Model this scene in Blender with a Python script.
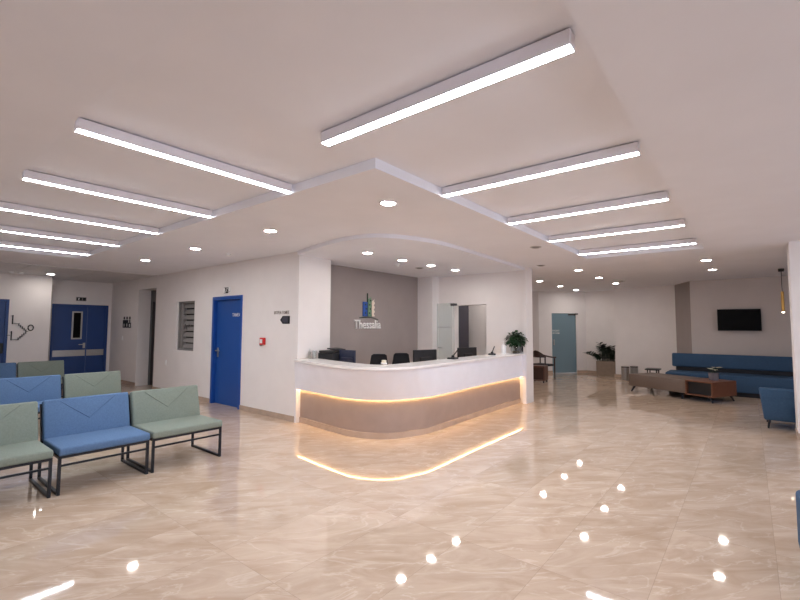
import bpy, bmesh, math, random
from mathutils import Vector, Matrix
random.seed(7)
for o in list(bpy.data.objects):
    bpy.data.objects.remove(o)
S = bpy.context.scene
COL = S.collection
PI = math.pi

# ---------------------------------------------------------------- camera, world, exposure
def make_camera():
    f, yaw, pitch, roll = 432.15, math.radians(38.912), math.radians(3.585), math.radians(0.22)
    fw = Vector((-math.sin(yaw) * math.cos(pitch), math.cos(yaw) * math.cos(pitch), math.sin(pitch)))
    r = fw.cross(Vector((0, 0, 1))).normalized()
    u = r.cross(fw)
    c, s = math.cos(roll), math.sin(roll)
    r2, u2 = c * r + s * u, -s * r + c * u
    cd = bpy.data.cameras.new('camera')
    co = bpy.data.objects.new('camera', cd)
    COL.objects.link(co)
    m = Matrix((r2, u2, -fw)).transposed().to_4x4()
    m.translation = Vector((0, 0, 1.55))
    co.matrix_world = m
    cd.sensor_width = 36
    cd.lens = f / 800 * 36
    cd.clip_start = 0.05
    S.camera = co
make_camera()

TUBE_POWER = 50.0
SPOT_POWER = 100.0
LED_POWER = 34.0
SKY_POWER = 2.2
w = bpy.data.worlds.new('world')
S.world = w
w.use_nodes = True
bg = w.node_tree.nodes['Background']
bg.inputs[0].default_value = (0.74, 0.82, 1.0, 1)
bg.inputs[1].default_value = SKY_POWER
S.view_settings.view_transform = 'Standard'
S.view_settings.look = 'None'
S.view_settings.gamma = 1.0
S.view_settings.use_curve_mapping = False
S.view_settings.exposure = 0.36
S.cycles.use_denoising = True
S.cycles.max_bounces = 10
S.cycles.diffuse_bounces = 6
S.cycles.sample_clamp_indirect = 6.0
S.cycles.caustics_reflective = False
S.cycles.caustics_refractive = False

# ---------------------------------------------------------------- materials
def lin(c):
    return tuple(((v / 255) / 12.92 if v <= 10.31 else ((v / 255 + 0.055) / 1.055) ** 2.4) for v in c) + (1,)

def mat(name, rgb, rough=0.5, metal=0.0, var=0.0, scale=20.0, bump=0.0, spec=0.5, stretch=None, bscale=None):
    m = bpy.data.materials.new(name)
    m.use_nodes = True
    nt = m.node_tree
    b = nt.nodes['Principled BSDF']
    c = lin(rgb)
    b.inputs['Base Color'].default_value = c
    b.inputs['Roughness'].default_value = rough
    b.inputs['Metallic'].default_value = metal
    b.inputs['Specular IOR Level'].default_value = spec
    tc = nt.nodes.new('ShaderNodeTexCoord')
    mp = nt.nodes.new('ShaderNodeMapping')
    nt.links.new(tc.outputs['Object'], mp.inputs['Vector'])
    if stretch:
        mp.inputs['Scale'].default_value = stretch
    n = nt.nodes.new('ShaderNodeTexNoise')
    n.inputs['Scale'].default_value = scale
    n.inputs['Detail'].default_value = 5
    nt.links.new(mp.outputs['Vector'], n.inputs['Vector'])
    v = max(var, 0.02)
    r = nt.nodes.new('ShaderNodeValToRGB')
    r.color_ramp.elements[0].position = 0.3
    r.color_ramp.elements[1].position = 0.7
    r.color_ramp.elements[0].color = tuple(x * (1 - v) for x in c[:3]) + (1,)
    r.color_ramp.elements[1].color = tuple(min(1, x * (1 + v)) for x in c[:3]) + (1,)
    nt.links.new(n.outputs['Fac'], r.inputs['Fac'])
    nt.links.new(r.outputs['Color'], b.inputs['Base Color'])
    if bump:
        n2 = nt.nodes.new('ShaderNodeTexNoise')
        n2.inputs['Scale'].default_value = bscale or scale * 6
        nt.links.new(mp.outputs['Vector'], n2.inputs['Vector'])
        bp = nt.nodes.new('ShaderNodeBump')
        bp.inputs['Strength'].default_value = bump
        bp.inputs['Distance'].default_value = 0.004
        nt.links.new(n2.outputs['Fac'], bp.inputs['Height'])
        nt.links.new(bp.outputs['Normal'], b.inputs['Normal'])
    return m

def emit(name, rgb, power):
    m = bpy.data.materials.new(name)
    m.use_nodes = True
    nt = m.node_tree
    b = nt.nodes['Principled BSDF']
    b.inputs['Base Color'].default_value = (.8, .8, .8, 1)
    b.inputs['Emission Color'].default_value = lin(rgb)
    b.inputs['Emission Strength'].default_value = power
    return m

def glass(name, rgb, rough=0.02, trans=1.0, ior=1.45, alpha=1.0):
    m = bpy.data.materials.new(name)
    m.use_nodes = True
    b = m.node_tree.nodes['Principled BSDF']
    b.inputs['Base Color'].default_value = lin(rgb)
    b.inputs['Roughness'].default_value = rough
    b.inputs['Transmission Weight'].default_value = trans
    b.inputs['IOR'].default_value = ior
    b.inputs['Alpha'].default_value = alpha
    return m

def floor_mat():
    m = bpy.data.materials.new('polished_marble_tile')
    m.use_nodes = True
    nt = m.node_tree
    L = nt.links.new
    b = nt.nodes['Principled BSDF']
    tc = nt.nodes.new('ShaderNodeTexCoord')
    sp = nt.nodes.new('ShaderNodeSeparateXYZ')
    L(tc.outputs['Object'], sp.inputs[0])
    def math_(op, a, b_=None):
        n = nt.nodes.new('ShaderNodeMath')
        n.operation = op
        for i, v in enumerate((a, b_)):
            if v is None:
                continue
            if isinstance(v, (int, float)):
                n.inputs[i].default_value = v
            else:
                L(v, n.inputs[i])
        return n.outputs[0]
    cell = []
    edges = []
    for ax, off, size in ((0, 1.105, 0.595), (1, -1.64, 1.19)):
        t = math_('DIVIDE', math_('ADD', sp.outputs[ax], off), size)
        cell.append(math_('FLOOR', t))
        fr = math_('FRACT', t)
        d = math_('MULTIPLY', math_('MINIMUM', fr, math_('SUBTRACT', 1.0, fr)), size)
        edges.append(d)
    joint = math_('LESS_THAN', math_('MINIMUM', edges[0], edges[1]), 0.0011)
    cv = nt.nodes.new('ShaderNodeCombineXYZ')
    L(cell[0], cv.inputs[0]); L(cell[1], cv.inputs[1])
    wn = nt.nodes.new('ShaderNodeTexWhiteNoise')
    wn.noise_dimensions = '3D'
    L(cv.outputs[0], wn.inputs['Vector'])
    # per tile offset of the pattern
    sc = nt.nodes.new('ShaderNodeVectorMath'); sc.operation = 'SCALE'
    L(wn.outputs['Color'], sc.inputs[0]); sc.inputs['Scale'].default_value = 13.0
    ad = nt.nodes.new('ShaderNodeVectorMath'); ad.operation = 'ADD'
    L(tc.outputs['Object'], ad.inputs[0]); L(sc.outputs[0], ad.inputs[1])
    mp = nt.nodes.new('ShaderNodeMapping')
    mp.inputs['Scale'].default_value = (0.8, 2.3, 1.0)
    mr = nt.nodes.new('ShaderNodeMapping')
    mr.inputs['Rotation'].default_value = (0, 0, math.radians(-46))
    L(ad.outputs[0], mr.inputs['Vector'])
    L(mr.outputs[0], mp.inputs['Vector'])
    n1 = nt.nodes.new('ShaderNodeTexNoise')
    n1.inputs['Scale'].default_value = 2.2; n1.inputs['Detail'].default_value = 7
    n1.inputs['Distortion'].default_value = 1.2; n1.inputs['Roughness'].default_value = 0.62
    L(mp.outputs[0], n1.inputs['Vector'])
    r1 = nt.nodes.new('ShaderNodeValToRGB')
    e = r1.color_ramp.elements
    e[0].position = 0.30; e[0].color = lin((184, 159, 136))
    e[1].position = 0.72; e[1].color = lin((213, 192, 172))
    L(n1.outputs['Fac'], r1.inputs['Fac'])
    n2 = nt.nodes.new('ShaderNodeTexNoise')
    n2.inputs['Scale'].default_value = 1.5; n2.inputs['Detail'].default_value = 6
    n2.inputs['Distortion'].default_value = 0.9; n2.inputs['Roughness'].default_value = 0.55
    L(mp.outputs[0], n2.inputs['Vector'])
    vein = math_('SUBTRACT', 1.0, math_('MINIMUM', 1.0, math_('MULTIPLY', math_('ABSOLUTE', math_('SUBTRACT', n2.outputs['Fac'], 0.5)), 46.0)))
    vm = math_('MULTIPLY', math_('POWER', vein, 1.5), math_('MULTIPLY', n1.outputs['Fac'], 0.75))
    mx = nt.nodes.new('ShaderNodeMix'); mx.data_type = 'RGBA'
    L(vm, mx.inputs['Factor']); L(r1.outputs['Color'], mx.inputs['A'])
    mx.inputs['B'].default_value = lin((232, 217, 202))
    hs = nt.nodes.new('ShaderNodeHueSaturation')
    L(mx.outputs['Result'], hs.inputs['Color'])
    L(math_('ADD', 0.95, math_('MULTIPLY', wn.outputs['Value'], 0.1)), hs.inputs['Value'])
    mj = nt.nodes.new('ShaderNodeMix'); mj.data_type = 'RGBA'
    L(math_('MULTIPLY', joint, 0.45), mj.inputs['Factor']); L(hs.outputs['Color'], mj.inputs['A'])
    mj.inputs['B'].default_value = lin((112, 90, 76))
    L(mj.outputs['Result'], b.inputs['Base Color'])
    L(math_('ADD', 0.025, math_('MULTIPLY', n1.outputs['Fac'], 0.03)), b.inputs['Roughness'])
    b.inputs['IOR'].default_value = 1.75
    return m

M = {
    'wall': mat('painted_plaster', (234, 229, 227), 0.75, var=0.02, scale=3, bump=0.05, bscale=90),
    'ceil': mat('ceiling_paint', (234, 234, 240), 0.85, var=0.015, scale=2),
    'panel': mat('metal_ceiling_panel', (214, 212, 213), 0.5, var=0.02, scale=4),
    'white': mat('white_lacquer', (236, 233, 238), 0.35, var=0.01, scale=5),
    'fascia': mat('white_desk_panel', (240, 240, 248), 0.4, var=0.01, scale=5),
    'taupe': mat('taupe_plaster_and_shade', (156, 146, 143), 0.8, var=0.04, scale=2.5, bump=0.05, bscale=80),
    'plinth': mat('sandy_stone_panel', (163, 143, 133), 0.55, var=0.04, scale=6, bump=0.04, bscale=60),
    'marble': mat('pale_marble', (246, 243, 241), 0.2, var=0.05, scale=4),
    'base': mat('marble_skirting', (186, 164, 147), 0.25, var=0.08, scale=6),
    'blue_door': mat('blue_paint', (24, 76, 152), 0.4, var=0.03, scale=6, stretch=(8, 8, 1)),
    'blue_frame': mat('blue_frame_paint', (28, 78, 158), 0.35, var=0.02, scale=6),
    'dark_blue_door': mat('dark_blue_paint', (20, 60, 122), 0.4, var=0.03, scale=6),
    'steel': mat('brushed_steel', (176, 174, 172), 0.32, 0.9, var=0.05, scale=8, stretch=(1, 1, 12)),
    'darksteel': mat('dark_brushed_steel', (92, 88, 88), 0.35, 0.6, var=0.06, scale=8, stretch=(14, 14, 1)),
    'grille': mat('grey_louvre_metal', (138, 134, 132), 0.5, 0.0, var=0.03, scale=9),
    'blue': mat('blue_upholstery', (92, 119, 154), 0.9, var=0.09, scale=70, bump=0.25, bscale=300, spec=0.2),
    'green': mat('sage_upholstery', (131, 140, 130), 0.9, var=0.08, scale=70, bump=0.25, bscale=300, spec=0.2),
    'sofa': mat('petrol_blue_upholstery', (54, 81, 110), 0.75, var=0.08, scale=40, bump=0.2, bscale=250, spec=0.3),
    'blackmetal': mat('black_powder_coat', (26, 27, 34), 0.4, 0.3, var=0.05, scale=30),
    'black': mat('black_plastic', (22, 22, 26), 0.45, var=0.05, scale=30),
    'navy': mat('navy_plastic', (28, 36, 62), 0.45, var=0.05, scale=30),
    'screen': mat('dark_screen', (5, 5, 7), 0.5, var=0.02, scale=5, spec=0.1),
    'mesh': mat('dark_chair_fabric', (28, 28, 33), 0.85, var=0.15, scale=60, bump=0.2),
    'leather': mat('taupe_leather', (114, 98, 88), 0.55, var=0.06, scale=25, bump=0.15, bscale=160),
    'wood': mat('walnut_wood', (116, 74, 54), 0.4, var=0.22, scale=5, stretch=(2, 14, 14)),
    'brownwood': mat('brown_wood', (92, 58, 46), 0.4, var=0.2, scale=6, stretch=(2, 12, 12)),
    'darkwood': mat('dark_wood', (56, 34, 28), 0.4, var=0.2, scale=7, stretch=(4, 4, 12)),
    'stone': mat('stone_planter', (138, 121, 107), 0.65, var=0.08, scale=8, bump=0.1),
    'leaf': mat('dark_green_leaf', (34, 66, 38), 0.4, var=0.35, scale=7),
    'leaf2': mat('deep_green_leaf', (30, 52, 36), 0.4, var=0.3, scale=9),
    'soil': mat('potting_soil', (60, 46, 38), 0.95, var=0.3, scale=60, bump=0.4),
    'pebble': mat('cream_pebbles', (206, 192, 168), 0.6, var=0.2, scale=50),
    'petal': mat('cream_petal', (226, 222, 200), 0.7, var=0.06, scale=30),
    'pot': mat('grey_ceramic', (112, 108, 116), 0.45, var=0.05, scale=20),
    'red': mat('red_plastic', (200, 32, 34), 0.4, var=0.04, scale=20),
    'whiteplastic': mat('white_plastic', (246, 246, 246), 0.4, var=0.02, scale=20),
    'paper': mat('cream_card', (236, 228, 208), 0.7, var=0.03, scale=20),
    'brass': mat('brass', (196, 152, 84), 0.3, 0.9, var=0.05, scale=10),
    'logoblue': mat('logo_blue', (40, 84, 168), 0.4, var=0.03, scale=20),
    'logogreen': mat('logo_green', (112, 146, 116), 0.4, var=0.03, scale=20),
    'logodark': mat('logo_dark_green', (44, 66, 50), 0.4, var=0.03, scale=20),
    'logocream': mat('logo_cream', (240, 222, 206), 0.4, var=0.03, scale=20),
    'letter': mat('white_letters', (246, 244, 242), 0.4, var=0.01, scale=20),
    'signblack': mat('sign_black', (20, 20, 22), 0.5, var=0.02, scale=20),
    'signgrey': mat('sign_dark_grey', (62, 60, 72), 0.45, var=0.02, scale=20),
    'textgrey': mat('grey_lettering', (120, 108, 100), 0.6, var=0.02, scale=20),
    'tube': emit('tube_diffuser', (240, 246, 255), TUBE_POWER),
    'spot': emit('downlight_lens', (255, 247, 240), SPOT_POWER),
    'led': emit('warm_led', (255, 214, 152), LED_POWER),
    'bulb': emit('pendant_bulb', (255, 240, 220), 6.0),
    'clear': glass('clear_glass', (245, 250, 250)),
    'teal_glass': glass('frosted_teal_glass', (122, 148, 160), 0.3, 0.0, 1.45, 0.9),
    'pale_glass': glass('pale_green_glass', (214, 228, 226), 0.06, 0.0, 1.45, 0.26),
    'window_glass': glass('window_glass', (250, 252, 255), 0.02, 0.0, 1.45, 0.06),
}
M['floor'] = floor_mat()

# ---------------------------------------------------------------- mesh helpers
def BM():
    return bmesh.new()

def _xf(bm, vs, mtx):
    bmesh.ops.transform(bm, matrix=mtx, verts=vs)

def box(bm, x0, x1, y0, y1, z0, z1, bevel=0.0, seg=2, mtx=None):
    r = bmesh.ops.create_cube(bm, size=1)
    vs = r['verts']
    sx, sy, sz = x1 - x0, y1 - y0, z1 - z0
    _xf(bm, vs, Matrix.Translation(((x0 + x1) / 2, (y0 + y1) / 2, (z0 + z1) / 2)) @ Matrix.Diagonal((sx, sy, sz, 1)))
    if bevel:
        es = list({e for v in vs for e in v.link_edges})
        rr = bmesh.ops.bevel(bm, geom=es, offset=bevel, segments=seg, affect='EDGES', profile=0.5)
        vs = list({v for f in rr['faces'] for v in f.verts} | {v for v in vs if v.is_valid})
    if mtx is not None:
        _xf(bm, vs, mtx)
    return vs

def cyl(bm, c, r, h, seg=24, r2=None, axis='z'):
    rr = bmesh.ops.create_cone(bm, cap_ends=True, segments=seg, radius1=r, radius2=r if r2 is None else r2, depth=h)
    m = Matrix.Translation(Vector(c) + Vector((0, 0, 0)))
    if axis == 'z':
        m = m @ Matrix.Translation((0, 0, h / 2))
    elif axis == 'x':
        m = m @ Matrix.Rotation(PI / 2, 4, 'Y') @ Matrix.Translation((0, 0, h / 2))
    else:
        m = m @ Matrix.Rotation(-PI / 2, 4, 'X') @ Matrix.Translation((0, 0, h / 2))
    _xf(bm, rr['verts'], m)
    return rr['verts']

def bar(bm, a, b, w, d=None, square=True, seg=10):
    """bar from a to b"""
    a, b = Vector(a), Vector(b)
    L = (b - a).length
    d = w if d is None else d
    q = (b - a).to_track_quat('Z', 'Y')
    m = Matrix.Translation((a + b) / 2) @ q.to_matrix().to_4x4()
    if square:
        r = bmesh.ops.create_cube(bm, size=1)
        _xf(bm, r['verts'], m @ Matrix.Diagonal((w, d, L, 1)))
    else:
        r = bmesh.ops.create_cone(bm, cap_ends=True, segments=seg, radius1=w, radius2=d, depth=L)
        _xf(bm, r['verts'], m)

def tube(bm, pts, r, seg=8):
    pts = [Vector(p) for p in pts]
    rings = []
    for i, p in enumerate(pts):
        t = (pts[min(i + 1, len(pts) - 1)] - pts[max(i - 1, 0)]).normalized()
        q = t.to_track_quat('Z', 'Y')
        rr = r[i] if isinstance(r, (list, tuple)) else r
        rings.append([bm.verts.new(p + q @ Vector((rr * math.cos(2 * PI * k / seg), rr * math.sin(2 * PI * k / seg), 0))) for k in range(seg)])
    for a, b in zip(rings, rings[1:]):
        for k in range(seg):
            bm.faces.new((a[k], a[(k + 1) % seg], b[(k + 1) % seg], b[k]))
    bm.faces.new(list(reversed(rings[0])))
    bm.faces.new(rings[-1])

def lathe(bm, prof, c=(0, 0, 0), seg=28):
    rings = []
    for r, z in prof:
        r = max(r, 0.0005)
        rings.append([bm.verts.new((c[0] + r * math.cos(2 * PI * k / seg), c[1] + r * math.sin(2 * PI * k / seg), c[2] + z)) for k in range(seg)])
    for a, b in zip(rings, rings[1:]):
        for k in range(seg):
            bm.faces.new((a[k], a[(k + 1) % seg], b[(k + 1) % seg], b[k]))
    bm.faces.new(list(reversed(rings[0])))
    bm.faces.new(rings[-1])

def prism(bm, poly, z0, z1):
    lo = [bm.verts.new((x, y, z0)) for x, y in poly]
    hi = [bm.verts.new((x, y, z1)) for x, y in poly]
    n = len(poly)
    bm.faces.new(hi)
    bm.faces.new(list(reversed(lo)))
    for i in range(n):
        bm.faces.new((lo[i], lo[(i + 1) % n], hi[(i + 1) % n], hi[i]))

def strip_loft(bm, rows, closed=False):
    """rows: list of vertex-position lists of equal length"""
    vr = [[bm.verts.new(p) for p in row] for row in rows]
    rng = range(len(vr)) if closed else range(len(vr) - 1)
    for i in rng:
        a, b = vr[i], vr[(i + 1) % len(vr)]
        for k in range(len(a) - 1):
            bm.faces.new((a[k], a[k + 1], b[k + 1], b[k]))
    if closed:
        bm.faces.new([r[0] for r in vr])
        bm.faces.new([r[-1] for r in vr])

def link(name, bm, m, parent=None, smooth=False, loc=None, kind=None):
    bmesh.ops.recalc_face_normals(bm, faces=bm.faces[:])
    me = bpy.data.meshes.new(name)
    bm.to_mesh(me)
    bm.free()
    me.materials.append(M[m] if isinstance(m, str) else m)
    if smooth:
        for p in me.polygons:
            p.use_smooth = True
        if hasattr(me, 'set_sharp_from_angle'):
            me.set_sharp_from_angle(angle=math.radians(40))
    o = bpy.data.objects.new(name, me)
    COL.objects.link(o)
    if parent is not None:
        o.parent = parent
    if loc is not None:
        o.location = loc
    if kind:
        o['kind'] = kind
    return o

def tag(o, label, cat, group=None):
    o['label'] = label
    o['category'] = cat
    if group:
        o['group'] = group
    return o

def thing(name, label, cat, loc=(0, 0, 0), rz=0.0, group=None):
    o = bpy.data.objects.new(name, None)
    o.empty_display_size = 0.1
    COL.objects.link(o)
    o.location = loc
    o.rotation_euler = (0, 0, rz)
    return tag(o, label, cat, group)

def dup(root, loc, label, rz=None, group=None):
    r = root.copy()
    COL.objects.link(r)
    r.location = loc
    r['label'] = label
    if rz is not None:
        r.rotation_euler = (0, 0, rz)
    if group:
        r['group'] = group
    for ch in list(root.children):
        c = ch.copy()
        COL.objects.link(c)
        c.parent = r
        for g in list(ch.children):
            d = g.copy()
            COL.objects.link(d)
            d.parent = c
    return r

def struct(name, bm, m, smooth=False, parent=None):
    o = link(name, bm, m, smooth=smooth, parent=parent)
    if parent is None:
        o['kind'] = 'structure'
    return o

def text_bm(bm, body, origin, ux, n, size, thick=0.006, align='LEFT', sx=1.0, bold=0.0):
    cu = bpy.data.curves.new('txt', 'FONT')
    cu.body = body
    cu.size = size
    cu.extrude = thick / 2 if bold else 0
    cu.bevel_depth = bold
    cu.bevel_resolution = 0
    cu.align_x = align
    cu.resolution_u = 3
    ob = bpy.data.objects.new('txt', cu)
    COL.objects.link(ob)
    dg = bpy.context.evaluated_depsgraph_get()
    me = bpy.data.meshes.new_from_object(ob.evaluated_get(dg))
    bpy.data.objects.remove(ob)
    bpy.data.curves.remove(cu)
    t = bmesh.new()
    t.from_mesh(me)
    bpy.data.meshes.remove(me)
    bmesh.ops.remove_doubles(t, verts=t.verts[:], dist=1e-5)
    if bold:
        bmesh.ops.translate(t, vec=(0, 0, thick / 2 + bold), verts=t.verts[:])
    else:
        r = bmesh.ops.extrude_face_region(t, geom=t.faces[:])
        for e in r['geom']:
            if isinstance(e, bmesh.types.BMVert):
                e.co.z += thick
    ux, n, o = Vector(ux), Vector(n), Vector(origin)
    for v in t.verts:
        v.co = o + ux * (v.co.x * sx) + Vector((0, 0, 1)) * v.co.y + n * v.co.z
    me2 = bpy.data.meshes.new('tmp')
    t.to_mesh(me2)
    t.free()
    bm.from_mesh(me2)
    bpy.data.meshes.remove(me2)

def wall_bm(bm, axis, a0, a1, z0, z1, t0, t1, holes=()):
    """axis 'x': runs along x from a0..a1, thickness y t0..t1; axis 'y': runs along y, thickness x t0..t1"""
    A = sorted({a0, a1, *[h[0] for h in holes], *[h[1] for h in holes]})
    Z = sorted({z0, z1, *[h[2] for h in holes], *[h[3] for h in holes]})
    def full(i, j):
        if i < 0 or j < 0 or i >= len(A) - 1 or j >= len(Z) - 1:
            return False
        am, zm = (A[i] + A[i + 1]) / 2, (Z[j] + Z[j + 1]) / 2
        return not any(h[0] < am < h[1] and h[2] < zm < h[3] for h in holes)
    vc = {}
    def V(a, t, z):
        k = (round(a, 4), round(t, 4), round(z, 4))
        if k not in vc:
            vc[k] = bm.verts.new((a, t, z) if axis == 'x' else (t, a, z))
        return vc[k]
    for i in range(len(A) - 1):
        for j in range(len(Z) - 1):
            if not full(i, j):
                continue
            p, q, r, s = A[i], A[i + 1], Z[j], Z[j + 1]
            for t in (t0, t1):
                bm.faces.new((V(p, t, r), V(q, t, r), V(q, t, s), V(p, t, s)))
            if not full(i - 1, j):
                bm.faces.new((V(p, t0, r), V(p, t1, r), V(p, t1, s), V(p, t0, s)))
            if not full(i + 1, j):
                bm.faces.new((V(q, t0, r), V(q, t1, r), V(q, t1, s), V(q, t0, s)))
            if not full(i, j - 1):
                bm.faces.new((V(p, t0, r), V(q, t0, r), V(q, t1, r), V(p, t1, r)))
            if not full(i, j + 1):
                bm.faces.new((V(p, t0, s), V(q, t0, s), V(q, t1, s), V(p, t1, s)))

def seg_wall(bm, A, B, z0, z1, th=0.2, a=0.0, b=1.0):
    """wall between two plan points, thickness added on the left of A->B"""
    A, B = Vector(A), Vector(B)
    d = B - A
    n = Vector((-d.y, d.x)).normalized() * th
    p, q = A + d * a, A + d * b
    prism(bm, [p, q, q + n, p + n], z0, z1)

def curve_path(pts, per=10):
    """Catmull-Rom through plan points"""
    P = [Vector(p) for p in pts]
    P = [2 * P[0] - P[1]] + P + [2 * P[-1] - P[-2]]
    out = []
    for i in range(1, len(P) - 2):
        for k in range(per):
            t = k / per
            a, b, c, d = P[i - 1], P[i], P[i + 1], P[i + 2]
            out.append(0.5 * ((2 * b) + (c - a) * t + (2 * a - 5 * b + 4 * c - d) * t * t + (3 * b - a - 3 * c + d) * t ** 3))
    out.append(P[-2])
    return out

def offset(path, d):
    """offset to the left of travel"""
    out = []
    for i, p in enumerate(path):
        t = (path[min(i + 1, len(path) - 1)] - path[max(i - 1, 0)]).normalized()
        out.append(p + Vector((-t.y, t.x)) * d)
    return out

CH = 2.8     # soffit height
UH = 2.885   # raised ceiling height

# ---------------------------------------------------------------- floor and ceiling
bm = BM(); box(bm, -14.7, 5.3, -4.3, 17, -0.1, 0)
struct('floor', bm, 'floor')

bm = BM()
T = 3.05
box(bm, -0.51, 5.3, -4.3, 17, CH, T)
box(bm, -14.7, -0.51, -4.3, 0.75, CH, T)
prism(bm, [(-14.7, 2.47), (-2.25, 2.47), (-2.25, 17), (-14.7, 17)], CH, T)
box(bm, -14.7, -9.62, 0.75, 2.47, CH, T)
box(bm, -2.25, -0.51, 8.2, 17, CH, T)
box(bm, -9.62, -0.51, 0.75, 2.47, UH, T)
box(bm, -2.25, -0.51, 2.47, 8.2, UH, T)
struct('ceiling', bm, 'ceil')

# metal panel ceiling at the far left end
bm = BM()
for i in range(2):
    for j in range(5):
        x0, y0 = -13.9 + i * 1.3, -1.5 + j * 1.2
        if i == 0 and y0 > 2.0: box(bm, -14.39, x0 - 0.008, max(y0 + 0.012, 2.94), min(y0 + 1.188, 4.49), CH - 0.012, CH + 0.01)
        if i == 0: x0 = max(x0, -13.59 if y0 < 2.0 else -13.9)
        box(bm, x0 + 0.012, min(-13.9 + (i + 1) * 1.3 - 0.012, -11.33), y0 + 0.012, min(y0 + 1.188, 4.49), CH - 0.012, CH + 0.01)
o = struct('ceiling_panel', bm, 'panel')

# canopy over the reception
CAN = curve_path([(-5.79, 4.46), (-4.98, 4.25), (-4.42, 4.15), (-3.99, 4.19), (-3.72, 4.39), (-3.53, 4.79), (-3.44, 5.41), (-3.50, 6.84), (-3.60, 8.66)])
bm = BM()
prism(bm, [(p.x, p.y) for p in CAN] + [(-3.60, 8.62), (-6.2, 8.62), (-6.2, 5.0), (-5.79, 5.0)], 2.745, CH + 0.02)
struct('trim_1', bm, 'ceil')

# ---------------------------------------------------------------- walls
NW = 4.5
bm = BM()
wall_bm(bm, 'x', -14.4, -5.79, 0, CH + 0.02, NW, NW + 0.3,
        [(-12.45, -11.37, 0, 2.5), (-10.21, -9.37, 1.01, 2.11), (-8.58, -7.47, 0, 2.15)])
box(bm, -6.4, -5.79, NW + 0.3, 5.2, 0, CH + 0.02)
struct('wall_north', bm, 'wall')

bm = BM()
box(bm, -6.4, -6.2, 5.2, 8.6, 0, CH + 0.02)
struct('wall_reception_side', bm, 'taupe')
bm = BM()
wall_bm(bm, 'x', -6.4, -3.58, 0, CH + 0.02, 8.62, 8.92, [(-5.40, -4.51, 0, 2.06)])
box(bm, -6.2, -5.77, 8.36, 8.62, 0, CH)
box(bm, -3.655, -3.58, 8.58, 8.62, 0, CH)
struct('wall_reception_back', bm, 'wall')
# room behind the reception doorway
bm = BM()
box(bm, -6.2, -4.35, 9.9, 10.1, 0, CH)
box(bm, -6.4, -6.2, 8.92, 10.1, 0, CH)
box(bm, -4.5, -4.35, 8.92, 9.9, 0, CH)
struct('wall_back_office', bm, 'wall')

bm = BM()
wall_bm(bm, 'y', 2.93, NW + 0.3, 0, CH + 0.02, -14.65, -14.4, [(3.12, 4.42, 0, 2.135)])
wall_bm(bm, 'y', -4.3, 2.93, 0, CH, -14.65, -13.6, [(0.85, 2.14, 0, 2.17)])
struct('wall_west', bm, 'wall')

bm = BM()
box(bm, -7.2, -7.0, NW + 0.3, 14.6, 0, CH)
box(bm, -7.0, -5.6, 14.5, 14.7, 0, CH)
struct('wall_corridor', bm, 'wall')
DA, DB = (-5.6, 14.5), (-4.42, 15.78)
bm = BM()
seg_wall(bm, DA, DB, 0, CH, 0.2, 0, 0.272)
seg_wall(bm, DA, DB, 0, CH, 0.2, 0.79, 1.0)
seg_wall(bm, DA, DB, 2.05, CH, 0.2, 0.272, 0.79)
seg_wall(bm, (-6.6, 15.3), (-5.0, 17.0), 0, CH)  # added backing wall behind the frosted door, blocks sky light leaking in
struct('wall_far_diagonal', bm, 'wall')
bm = BM()
seg_wall(bm, (-4.42, 15.78), (-3.40, 15.55), 0, CH)
box(bm, -3.36, -3.2, 15.1, 15.75, 0, CH)
struct('wall_far_corner', bm, 'wall')
bm = BM()
seg_wall(bm, (-3.36, 15.1), (-1.65, 14.75), 0, CH)
struct('wall_far', bm, 'wall')
bm = BM()
seg_wall(bm, (-1.65, 14.75), (-1.2, 13.78), 0, CH)
struct('wall_lounge_return', bm, 'taupe')  # taupe paints in the shade on this return, turned away from the lamps
bm = BM()
seg_wall(bm, (-1.2, 13.78), (5.2, 13.78), 0, CH)
struct('wall_lounge', bm, mat('beige_paint', (202, 192, 186), 0.8, var=0.02, scale=3))
bm = BM()
box(bm, 0.485, 1.25, 8.32, 8.76, 0, CH)
struct('wall_pillar', bm, 'wall')
bm = BM()
wall_bm(bm, 'x', -14.65, 5.2, 0, CH, -4.3, -4.05, [(0.8, 4.4, 0.4, 2.7)])
struct('wall_south', bm, 'wall')
bm = BM()
wall_bm(bm, 'y', -4.3, 14.0, 0, CH, 5.0, 5.25, [(-3.4, 0.2, 0.4, 2.7), (0.6, 4.2, 0.4, 2.7), (4.6, 8.2, 0.4, 2.7)])
struct('wall_east', bm, 'wall')
k = 2
def side_window(axis, a0, a1, t):
    global k
    b = BM()
    wall_bm(b, axis, a0, a1, 0.4, 2.7, t - 0.03, t + 0.03, [(a0 + 0.06, (a0 + a1) / 2 - 0.03, 0.46, 2.64), ((a0 + a1) / 2 + 0.03, a1 - 0.06, 0.46, 2.64)])
    o = struct('window_%d' % k, b, 'whiteplastic')
    b = BM()
    wall_bm(b, axis, a0 + 0.06, a1 - 0.06, 0.46, 2.64, t - 0.004, t + 0.004)
    link('window_pane', b, 'window_glass', o)
    k += 1
for a0 in (0.8,):
    side_window('x', a0, a0 + 3.6, -4.18)
for a0, a1 in ((-3.4, 0.2), (0.6, 4.2), (4.6, 8.2)):
    side_window('y', a0, a1, 5.12)

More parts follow.
